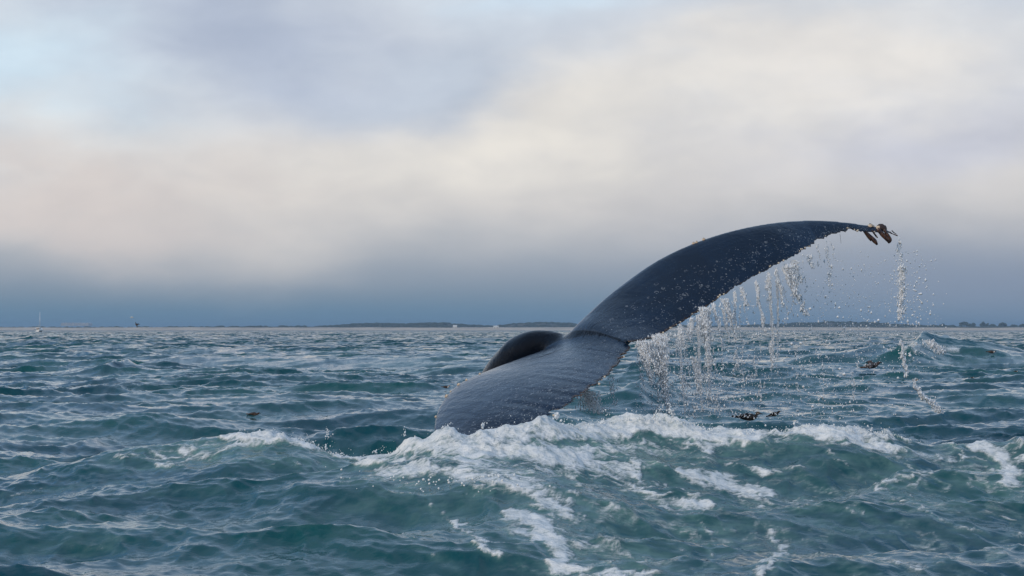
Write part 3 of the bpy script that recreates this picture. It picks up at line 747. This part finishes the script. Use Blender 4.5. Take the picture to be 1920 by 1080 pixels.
# barnacles on the leading edges and the tip
shell_m, t, b = mat('barnacle_shell'); pos = t.node('ShaderNodeTexCoord').outputs['Object']
t.l.new(t.mix(t.step(t.noise(pos, 60, 2), .4, .6), (.72, .62, .48), (.55, .40, .27)), b.inputs['Base Color']); b.inputs['Roughness'].default_value = .55
dkb_m, t, b = mat('barnacle_dark'); b.inputs['Base Color'].default_value = (.05, .028, .02, 1); b.inputs['Roughness'].default_value = .35
stalk_m, t, b = mat('stalked_barnacle_flesh'); pos = t.node('ShaderNodeTexCoord').outputs['Object']
t.l.new(t.mix(t.step(t.noise(pos, 45, 3), .42, .6), (.022, .012, .011), (.095, .042, .022)), b.inputs['Base Color']); b.inputs['Roughness'].default_value = .3
def dome(r, h, seg=10, ring=4, jag=.12):
    bm = bmesh.new(); rows = []
    for k in range(ring+1):
        q = k/ring; rr = r*(1-q**2*.55); zz = h*q
        rows.append([bm.verts.new((rr*math.cos(6.283*i/seg)*(1+jag*(i % 2)), rr*math.sin(6.283*i/seg)*(1+jag*(i % 2)), zz)) for i in range(seg)])
    for a_, b_ in zip(rows[:-1], rows[1:]):
        for i in range(seg): bm.faces.new((a_[i], a_[(i+1) % seg], b_[(i+1) % seg], b_[i]))
    c_ = bm.verts.new((0, 0, h*.75))
    for i in range(seg): bm.faces.new((rows[-1][i], rows[-1][(i+1) % seg], c_))
    bm.faces.new(rows[0][::-1])
    return bm
def barnacle(px, py, Y, size, out, dark=False):
    vis = (np.abs(cpy-py) < 1.6) & (al[idx] > .8) if px < 1000 else (np.abs(cpx-px) < 1.6) & (al[idx] < .2)
    ii = np.nonzero(vis)[0]; ii = ii[(cpx if px < 1000 else cpy)[ii].argmin()]
    q = Vector(co[ii])
    o = link('barnacle', dome(size, size*.9), dkb_m if dark else shell_m, whale, False)
    o.location = q-whale_off; o.rotation_euler = Vector(out).to_track_quat('Z', 'Y').to_euler()
    if not dark:
        c_ = link('barnacle_mouth', dome(size*.42, size*.35, 8, 2, 0), dkb_m, o, False); c_.location = (0, 0, size*.72)
for px, py, Y, s in ((862, 720, 14.9, .017), (838, 742, 14.65, .018), (866, 711, 14.95, .014), (880, 700, 15.05, .013), (818, 780, 14.3, .012), (850, 733, 14.8, .010)):
    barnacle(px, py, Y, s*.72, (-.75, -.25, .6))
for px, py, Y, s in ((1301, 455, 16.4, .013), (1307, 452, 16.4, .011), (1320, 446, 16.4, .013), (1631, 419, 16.85, .020), (1638, 420, 16.85, .012), (1648, 423, 16.85, .022), (1655, 425, 16.85, .02)):
    barnacle(px, py, Y, s, (-.2, -.3, .95))
barnacle(1652, 421, 16.88, .035, (0, -.2, 1), True); barnacle(1657, 424, 16.88, .030, (.3, -.2, 1), True); barnacle(1634, 419, 16.86, .014, (.4, -.2, 1), True)
for k in range(46):          # crust of small barnacles on the ragged trailing edges
    ed, nn = (fT, fN) if k < 38 else (nT, nN)
    i = int((.12+.86*rng.rand()**.8)*(NS-1)); p = ed[i]
    o = link('edge_barnacle', dome(.003+.005*rng.rand(), .005, 7, 2), shell_m, whale, False)
    q = wkd.find(Vector(p)+Vector((0, -.03, .015)))[0]; o.location = q-whale_off; o.rotation_euler = Vector((rng.uniform(-.3, .3), -1, rng.uniform(-.5, .6))).to_track_quat('Z', 'Y').to_euler()
def lofted(name, pts, radii, m, parent, flat=1.0, seg=10, off=Vector((0, 0, 0)), n=16):
    c = resample([tuple(p) for p in pts], n); cp = np.array([tuple(p) for p in pts]); sl = np.concatenate([[0], np.cumsum(np.linalg.norm(np.diff(cp, axis=0), axis=1))]); sl /= sl[-1]
    rd = np.interp(np.linspace(0, 1, n), sl, radii)
    tg = np.gradient(c, axis=0); tg /= np.linalg.norm(tg, axis=1)[:, None]
    ref = np.array([0.05, 1, .02]) if flat != 1.0 or abs(tg[0][1]) < .9 else np.array([1., 0, 0])
    sd_ = np.cross(tg, ref); sd_ /= np.linalg.norm(sd_, axis=1)[:, None]; u_ = np.cross(sd_, tg)
    a = np.arange(seg)/seg*2*np.pi
    v = (c[:, None, :]+sd_[:, None, :]*(np.cos(a)[None, :, None]*rd[:, None, None])+u_[:, None, :]*(np.sin(a)[None, :, None]*rd[:, None, None]*flat))
    v = v-np.array(off)
    bm = bmesh.new(); rws = [[bm.verts.new(p) for p in r] for r in v]
    for A, B in zip(rws[:-1], rws[1:]):
        for i in range(seg): bm.faces.new((A[i], A[(i+1) % seg], B[(i+1) % seg], B[i]))
    bm.faces.new(rws[0][::-1]); bm.faces.new(rws[-1])
    bmesh.ops.recalc_face_normals(bm, faces=bm.faces)
    return link(name, bm, m, parent)
sb_label = 'brown stalked barnacle hanging from the fluke tip'
px_m = 16.85/F
for pts, rd in (([(1616, 428), (1630, 442), (1640, 452), (1645, 459)], [2.6, 4.2, 5.4, 2.2]),
                ([(1634, 431), (1643, 443), (1646, 446)], [1.6, 2.2, 1.0]),
                ([(1645, 429), (1655, 440), (1664, 449), (1668, 456)], [4, 5.5, 5.2, 2.5]),
                ([(1657, 430), (1666, 443), (1670, 450), (1668, 455)], [3, 3.8, 3.2, 1.6]),
                ([(1672, 432), (1676, 436), (1681, 439)], [1.2, 1.1, .6]),
                ([(1668, 436), (1675, 439), (1683, 442)], [1.3, 1.0, 1.6]),
                ([(1617, 431), (1627, 445), (1633, 452)], [1.0, 1.6, 1.2]),
                ([(1575, 439), (1576, 448), (1577, 457)], [.4, .3, .25])):
    lofted('stalked_barnacle', [P(x, y, 16.8) for x, y in pts], [r*.8*px_m for r in rd], stalk_m if rd[0] > 1.1 or len(rd) > 3 else dkb_m, whale, .7, 8, whale_off, 12)

# ---------------------------------------------------------------- birds
bd_m, t, b = mat('dark_brown_plumage'); pos = t.node('ShaderNodeTexCoord').outputs['Object']
t.l.new(t.mix(t.step(t.noise(pos, 30, 3), .4, .6), (.025, .018, .016), (.09, .055, .04)), b.inputs['Base Color']); b.inputs['Roughness'].default_value = .6
bt_m, t, b = mat('tan_plumage'); b.inputs['Base Color'].default_value = (.34, .20, .11, 1); b.inputs['Roughness'].default_value = .7
bw_m, t, b = mat('white_plumage'); b.inputs['Base Color'].default_value = (.80, .76, .70, 1); b.inputs['Roughness'].default_value = .7
bk_m, t, b = mat('bird_beak'); b.inputs['Base Color'].default_value = (.03, .03, .03, 1); b.inputs['Roughness'].default_value = .4
def bird(name, base, L, head=1, m=bd_m, hm=None, breast=False, wings=None, label='', cat='bird', group=None, tilt=0, neck=.16):
    """bird of body length L along +-x; head = +1 looks right, -1 left; wings: None folded, or list of (span vector, chord) in body lengths"""
    o = empty(name, base, label, cat, group); s = head; V = lambda x, y, z: Vector((x*s*L, y*L, z*L))
    bodyp = [V(-.55, 0, .10), V(-.42, 0, .11), V(-.2, 0, .12), V(.05, 0, .11), V(.25, 0, .10), V(.36, 0, .15), V(.42, 0, .10+neck), V(.44, 0, .14+neck)]
    lofted('body', bodyp, [.02*L, .07*L, .15*L, .19*L, .15*L, .09*L, .07*L, .05*L], m, o, 1.0, 12, n=24)
    lofted('head', [V(.38, 0, .13+neck), V(.43, 0, .16+neck), V(.50, 0, .17+neck), V(.56, 0, .16+neck)], [.045*L, .085*L, .08*L, .03*L], hm or m, o, 1.0, 10, n=12)
    lofted('beak', [V(.54, 0, .16+neck), V(.62, 0, .15+neck), V(.70, 0, .135+neck)], [.03*L, .022*L, .006*L], bk_m, o, 1.0, 6, n=6)
    lofted('tail', [V(-.50, 0, .11), V(-.62, 0, .13), V(-.74, 0, .14)], [.05*L, .06*L, .03*L], m, o, .35, 8, n=6)
    if breast: lofted('breast', [V(.12, -.06, .05), V(.28, -.06, .09), V(.38, -.04, .15), V(.40, -.03, .10+neck)], [.06*L, .105*L, .07*L, .04*L], bw_m, o, 1.0, 10, n=12)
    if wings is None:
        for sy in (-1, 1): lofted('wing', [V(.18, .13*sy, .15), V(-.05, .17*sy, .17), V(-.3, .11*sy, .15), V(-.55, .03*sy, .14)], [.05*L, .10*L, .08*L, .015*L], m, o, .45, 8, n=12)
    else:
        for sy, (a1, a2) in zip((-1, 1), wings):
            p0 = Vector((.02, .12*sy, .2)); p1 = p0+Vector(a1); p2 = p1+Vector(a2)
            bm = bmesh.new(); A = []
            for q, cw in ((p0, .30), ((p0+p1)/2, .30), (p1, .26), ((p1+p2)/2, .18), (p2, .03)):
                row = []
                for uu, th in ((-.6, 0), (-.2, .018), (.25, .03), (.4, 0), (.25, -.02), (-.2, -.012)):
                    row.append(bm.verts.new(V(q.x+uu*cw, q.y, q.z+th)))
                A.append(row)
            for r0, r1 in zip(A[:-1], A[1:]):
                for i in range(6): bm.faces.new((r0[i], r0[(i+1) % 6], r1[(i+1) % 6], r1[i]))
            bm.faces.new(A[0]); bm.faces.new(A[-1][::-1]); bmesh.ops.recalc_face_normals(bm, faces=bm.faces)
            link('wing', bm, m, o)
    o.rotation_euler = (0, R(tilt)*-s, 0)
    return o
GW = 'seabirds on the water'
q = surf_at(476, 777, 16, 60); bird('seabird', q-Vector((0, 0, .01)), .0046*q.y, 1, neck=.03, label='dark brown seabird hunched low on the water left of the whale', group=GW)
q = surf_at(1635, 694, 20, 120); bird('seabird', q+Vector((0, 0, .06)), .0072*q.y, 1, neck=.02, tilt=12, wings=[((-.1, -.35, -.08), (-.2, -.25, -.14)), ((.0, .3, .2), (-.2, .35, -.1))], label='brown seabird flapping just above the water under the falling drops', group=GW)
q = surf_at(1859, 660, 30, 200); bird('seabird', q-Vector((0, 0, .02)), .0034*q.y, 1, breast=True, neck=.03, label='brown seabird on the back of the swell near the right edge', group=GW)
q = surf_at(1905, 698, 20, 120); bird('seabird', q, .0016*q.y, 1, breast=True, label='tiny dark seabird with white breast nearest the right edge of the photo', group=GW)
q = surf_at(1823, 709, 20, 120); bird('seabird', q, .0015*q.y, 1, breast=True, label='tiny white breasted seabird swimming left of the rightmost one', group=GW)
q = surf_at(1717, 714, 20, 120); bird('seabird', q, .0020*q.y, 1, m=bt_m, breast=True, label='small tan seabird by the foot of the longest thin splash', group=GW)
q = surf_at(836, 727, 20, 120); bird('seabird', q, .0030*q.y, 1, hm=bt_m, breast=True, neck=.10, label='small pale fronted seabird swimming beside the near fluke', group=GW)
q = P(1402, 786, 16.5); bird('seabird', q, .155, 1, hm=bt_m, neck=.10, label='black brown seabird with tan head riding behind the foam crest', group=GW)
q = P(1452, 779, 16.5); bird('seabird', q, .085, 1, tilt=18, neck=.02, label='second dark seabird behind the foam, diving tail toward the tan headed one', group=GW)
bird('flying_seabird', P(255, 609, 130), .25, -1, neck=.0, tilt=65, wings=[((-.1, -.3, .25), (-.2, -.3, .1)), ((.0, .3, .3), (-.3, .3, .2))], label='dark seabird flying steeply just above the far beach', cat='bird', group='seabirds in flight')
bird('flying_seabird', P(247.5, 596, 170), .22, 1, m=bw_m, neck=.0, wings=[((-.1, -.35, .3), (-.2, -.4, -.25)), ((.0, .35, .3), (-.2, .4, -.25))], label='small white seabird flying above the dark one', cat='bird', group='seabirds in flight')

# ---------------------------------------------------------------- falling water and spray
drop_m, t, b = mat('falling_water')
b.inputs['Base Color'].default_value = (.97, .98, .99, 1); b.inputs['Roughness'].default_value = .08; b.inputs['IOR'].default_value = 1.333
b.inputs['Transmission Weight'].default_value = .08
film_m, t, b = mat('water_film')
pos = t.node('ShaderNodeTexCoord').outputs['Object']
b.inputs['Base Color'].default_value = (.97, .98, .99, 1); b.inputs['Roughness'].default_value = .06; b.inputs['IOR'].default_value = 1.333
b.inputs['Transmission Weight'].default_value = .2
nn = t.noise(pos, 60, 3, .6, 1.0)
t.l.new(t.bump(nn, .9, .01), b.inputs['Normal'])
spray_m, t, b = mat('foam_spray'); b.inputs['Base Color'].default_value = (.82, .83, .82, 1); b.inputs['Roughness'].default_value = .4
bm = bmesh.new(); bmesh.ops.create_icosphere(bm, subdivisions=1, radius=1)
IV = np.array([q.co[:] for q in bm.verts]); IF = np.array([[q.index for q in fc.verts] for fc in bm.faces]); bm.free()
OV = np.array([(1, 0, 0), (-1, 0, 0), (0, 1, 0), (0, -1, 0), (0, 0, 1), (0, 0, -1)], float)
OF = np.array([(0, 2, 4), (2, 1, 4), (1, 3, 4), (3, 0, 4), (2, 0, 5), (1, 2, 5), (3, 1, 5), (0, 3, 5)])
def drops(name, C, S, m, label, IV=IV, IF=IF):
    """C centres (n,3), S radii (n,3)"""
    C = np.asarray(C); S = np.asarray(S); n = len(C)
    jit = 1+.35*(rng.rand(n, len(IV), 1)-.5)
    v = C[:, None, :]+IV[None]*jit*S[:, None, :]
    f = IF[None]+(np.arange(n)*len(IV))[:, None, None]
    o = mesh_np(name, v.reshape(-1, 3), f.reshape(-1, 3), m); o['kind'] = 'stuff'; o['label'] = label
    return o
def te_y(px):      # depth of the trailing edge above a pixel column
    return float(np.interp(px, [1040, 1184, 1250, 1400, 1500, 1570, 1690], [14.4, 15.25, 15.45, 15.9, 16.25, 16.6, 16.95]))
C = []; S = []
def add_drop(px, py, Y, r, el=1.0):
    q = P(px, py, Y); C.append(tuple(q)); k = Y/F; S.append((r*k, r*k, r*k*el))
# streams: start, end, width at start/end, number of drops, drop size
STREAMS = [((1200, 640), (1222, 722), 16, 5, 190, 1.2), ((1238, 628), (1245, 700), 22, 10, 520, 1.4), ((1244, 700), (1254, 775), 10, 6, 220, 1.4), ((1215, 640), (1232, 700), 14, 8, 160, 1.2),
    ((1275, 610), (1284, 648), 8, 4, 90, 1.3), ((1297, 598), (1293, 640), 8, 3, 90, 1.3), ((1320, 578), (1325, 625), 14, 9, 330, 1.4), ((1325, 625), (1330, 690), 8, 4, 170, 1.3),
    ((1337, 570), (1350, 618), 5, 3, 60, 1.2), ((1358, 562), (1372, 600), 12, 6, 120, 1.3), ((1366, 590), (1382, 640), 4, 3, 70, 1.2), ((1377, 545), (1380, 620), 3, 4, 55, 1.2),
    ((1354, 580), (1368, 640), 3, 3, 55, 1.2), ((1390, 540), (1402, 575), 5, 4, 60, 1.3), ((1418, 530), (1430, 605), 4, 3, 80, 1.3), ((1440, 520), (1444, 560), 6, 3, 60, 1.2), ((1455, 505), (1470, 575), 3, 3, 80, 1.2),
    ((1480, 498), (1497, 560), 12, 6, 330, 1.4), ((1488, 490), (1503, 530), 9, 4, 120, 1.2), ((1470, 505), (1490, 555), 5, 4, 90, 1.2), ((1500, 560), (1512, 592), 5, 8, 40, 1.5), ((1516, 480), (1524, 500), 8, 5, 40, 1.4),
    ((1552, 465), (1560, 540), 4, 6, 50, 1.2), ((1100, 735), (1118, 775), 26, 32, 260, 1.1), ((1145, 705), (1150, 760), 8, 10, 50, 1.2),
    ((1430, 590), (1434, 625), 3, 3, 40, 1.4), ((1378, 655), (1382, 690), 4, 6, 50, 1.2), ((1445, 640), (1448, 695), 4, 4, 60, 1.2), ((1300, 670), (1312, 720), 10, 18, 90, 1.3), ((1310, 710), (1310, 740), 8, 6, 50, 1.4),
    ((1424, 720), (1426, 750), 4, 4, 30, 1.4), ((1344, 738), (1346, 770), 4, 5, 40, 1.2),
    ((1684, 448), (1690, 500), 5, 10, 40, 1.3), ((1690, 500), (1690, 545), 10, 12, 90, 1.5), ((1690, 545), (1688, 600), 12, 8, 60, 1.6), ((1690, 640), (1694, 675), 2, 3, 60, 1.6), ((1694, 675), (1702, 705), 3, 4, 60, 1.6), ((1712, 712), (1722, 735), 4, 4, 50, 1.5), ((1722, 735), (1765, 772), 4, 10, 150, 1.6),
    ((1740, 640), (1770, 662), 14, 12, 100, 1.5)]
te_px = [1180, 1215, 1250, 1300, 1350, 1400, 1450, 1500, 1535, 1570]; te_py = [646, 640, 626, 596, 566, 533, 506, 480, 458, 444]
for k in range(38):
    x = rng.uniform(1186, 1565); y = np.interp(x, te_px, te_py)+2; ln = rng.uniform(40, 190)*(1 if x < 1480 else .6)
    STREAMS.append(((x, y), (x+rng.uniform(2, 14), y+ln), rng.uniform(1, 4), rng.uniform(1.5, 5), int(ln*.33), 1.15))
for k in range(26):
    x = rng.uniform(1200, 1620); y = rng.uniform(610, 720); ln = rng.uniform(25, 70)
    STREAMS.append(((x, y), (x+rng.uniform(0, 6), min(780, y+ln)), 2, 4, int(ln*.3), 1.15))
for (x0, y0), (x1, y1), w0, w1, n, r in STREAMS:
    Yb = te_y(x0) if y0 < 700 or x0 < 1300 else te_y(x0)
    ph = rng.rand()*10
    for k in range(int(n*3.4)):
        u = rng.rand(); wv = w0+(w1-w0)*u
        x = x0+(x1-x0)*u+rng.normal()*wv*.42+2.0*math.sin(u*9+ph); y = y0+(y1-y0)*u+rng.normal()*2
        add_drop(x, y, Yb+rng.normal()*.06, r*min(2.0, rng.lognormal(-.45, .6))*.55, rng.uniform(1.2, 4.2))
# scattered drops, denser low down and in loose columns
cols = rng.uniform(1200, 1720, 70)
for k in range(7000):
    x = rng.choice(cols)+rng.normal()*7 if rng.rand() < .6 else rng.uniform(1190, 1755)
    top = np.interp(x, [1190, 1250, 1400, 1500, 1570, 1640, 1690, 1755], [655, 640, 560, 500, 470, 470, 450, 560])
    y = top+(785-top)*rng.rand()**.62
    if x > 1600 and y > 700 and rng.rand() < .75: continue
    if x > 1695 and y < 560: continue
    add_drop(x, y, te_y(x)+rng.normal()*.22, min(1.8, rng.lognormal(-.5, .55))*.9, rng.uniform(.8, 2.4))
for k in range(170):
    x = rng.normal(1705, 26); y = rng.uniform(470, 615); x += (y-470)*.12
    add_drop(x, y, 16.9+rng.normal()*.2, rng.lognormal(.05, .4)*1.05, rng.uniform(.7, 1.5))
for k in range(60): add_drop(rng.uniform(1190, 1740), rng.uniform(560, 770), te_y(1450)+rng.normal()*.3, rng.uniform(2.0, 3.2), rng.uniform(.7, 1.2))
drops('water_drops', C, S, drop_m, 'falling water drops and splashes pouring off the trailing edge of the far fluke', OV*1.12, OF)
# continuous films and threads inside the thicker streams
TV = []; TF = []
def thread(pts, radii, n=40, seg=7, wob=1.0):
    c = resample([tuple(p) for p in pts], n); s = np.linspace(0, 1, n); ph = rng.rand()*50
    k = pts[0][1]/F
    c[:, 0] += wob*k*(2.2*perlin(s*6+ph, s*0)+1.2*perlin(s*19+ph, s*0)); c[:, 1] += wob*k*3*perlin(s*7+ph, s*0+4)
    rd = np.interp(s, np.linspace(0, 1, len(radii)), radii)*k*(1+.7*perlin(s*28+ph, s*0+2))*sstep(0, .02, 1.02-s)
    rd = np.maximum(rd, .12*k); a = np.arange(seg)/seg*6.283
    fl = 1+.6*perlin(s*9+ph, s*0+8)
    v = np.stack([c[:, None, 0]+np.cos(a)[None]*rd[:, None]*fl[:, None], c[:, None, 1]+np.sin(a)[None]*rd[:, None]*.7, c[:, None, 2]+0*a[None]], -1)
    b0 = sum(len(q) for q in TV); TV.append(v.reshape(-1, 3))
    TF.append(np.concatenate([np.stack([b0+i*seg+np.arange(seg), b0+i*seg+(np.arange(seg)+1) % seg, b0+(i+1)*seg+(np.arange(seg)+1) % seg, b0+(i+1)*seg+np.arange(seg)], 1) for i in range(n-1)]))
for (x0, y0), (x1, y1), w0, w1, n, r in STREAMS:
    if n < 55: continue
    Yb = te_y(x0)
    for k in range(max(4, int(n/6.5))):
        o0 = rng.normal()*w0*.36; o1 = rng.normal()*w1*.36; l = rng.uniform(.5, 1)
        st = rng.rand()*(1-l)*.6
        q = lambda u: P(x0+o0+(x1+o1-x0-o0)*u, y0-3+(y1-y0+3)*u, Yb)
        thread([q(st), q(st+l*.5), q(st+l)], [rng.uniform(.5, 1.5), rng.uniform(.35, 1.1), .2], 34, 6)
o = mesh_np('water_streams', np.concatenate(TV), np.concatenate(TF), film_m); o['kind'] = 'stuff'; o['label'] = 'clear streams of seawater draining off the trailing edges of both flukes'

# spray thrown up off the foam crest
C = []; S = []
crest_px = [(460, 806), (500, 801), (560, 812), (640, 846), (700, 856), (770, 838), (830, 812), (900, 810), (960, 798), (1040, 788), (1150, 784), (1250, 786), (1350, 796), (1440, 795), (1550, 789), (1660, 800)]
cx, cy = zip(*crest_px)
gpx = np.arange(430, 1780, 4.0); gy = np.linspace(13.0, 14.8, 90)
GP, GY = np.meshgrid(gpx, gy, indexing='ij')
GZ = sea_disp((GP-960)/F*GY, GY)[0]; GV = HOR-F*(GZ-H)/GY; gi = GV.argmin(1); gtop = GV.min(1); gdist = gy[gi]
clus = rng.uniform(450, 1700, 70)
for k in range(4200):
    x = rng.uniform(800, 1660) if rng.rand() < .5 else (rng.choice(clus)+rng.normal()*8 if rng.rand() < .7 else rng.uniform(450, 1740))
    i = int(np.clip((x-430)/4, 0, len(gpx)-1))
    y = gtop[i]+3-abs(rng.normal())*(4 if rng.rand() < .8 else 12)
    add_drop(x, y, gdist[i]+rng.normal()*.05, rng.lognormal(-.55, .55)*1.0, rng.uniform(.8, 1.4))
for k in range(500):       # loose drops and bubbles in front of the second swell
    x = rng.normal(840, 95); y = 905-.0004*(x-840)**2+abs(rng.normal())*16-8
    q = surf_at(x, y, 9, 14.5) if k < 60 else None
    if q is None: continue
    C.append((q.x, q.y-.01, q.z+.015)); rr = rng.uniform(.003, .008); S.append((rr, rr, rr))
# jets
for (x0, y0, x1, y1, n) in ((614, 838, 612, 800, 22), (616, 820, 622, 812, 6), (700, 850, 702, 842, 8), (1225, 785, 1245, 757, 40), (1262, 785, 1252, 755, 40), (757, 825, 760, 800, 14), (815, 815, 850, 790, 40), (905, 800, 910, 790, 20), (1040, 785, 1046, 776, 20)):
    for k in range(n):
        u = rng.rand(); add_drop(x0+(x1-x0)*u+rng.normal()*2.4, y0+(y1-y0)*u+rng.normal()*2, 13.9+rng.normal()*.03, rng.lognormal(-.1, .45)*1.05*(1.3-.6*u), 1.5)
drops('sea_spray', C, S, spray_m, 'white spray and foam flecks thrown up along the crest around the whale tail')
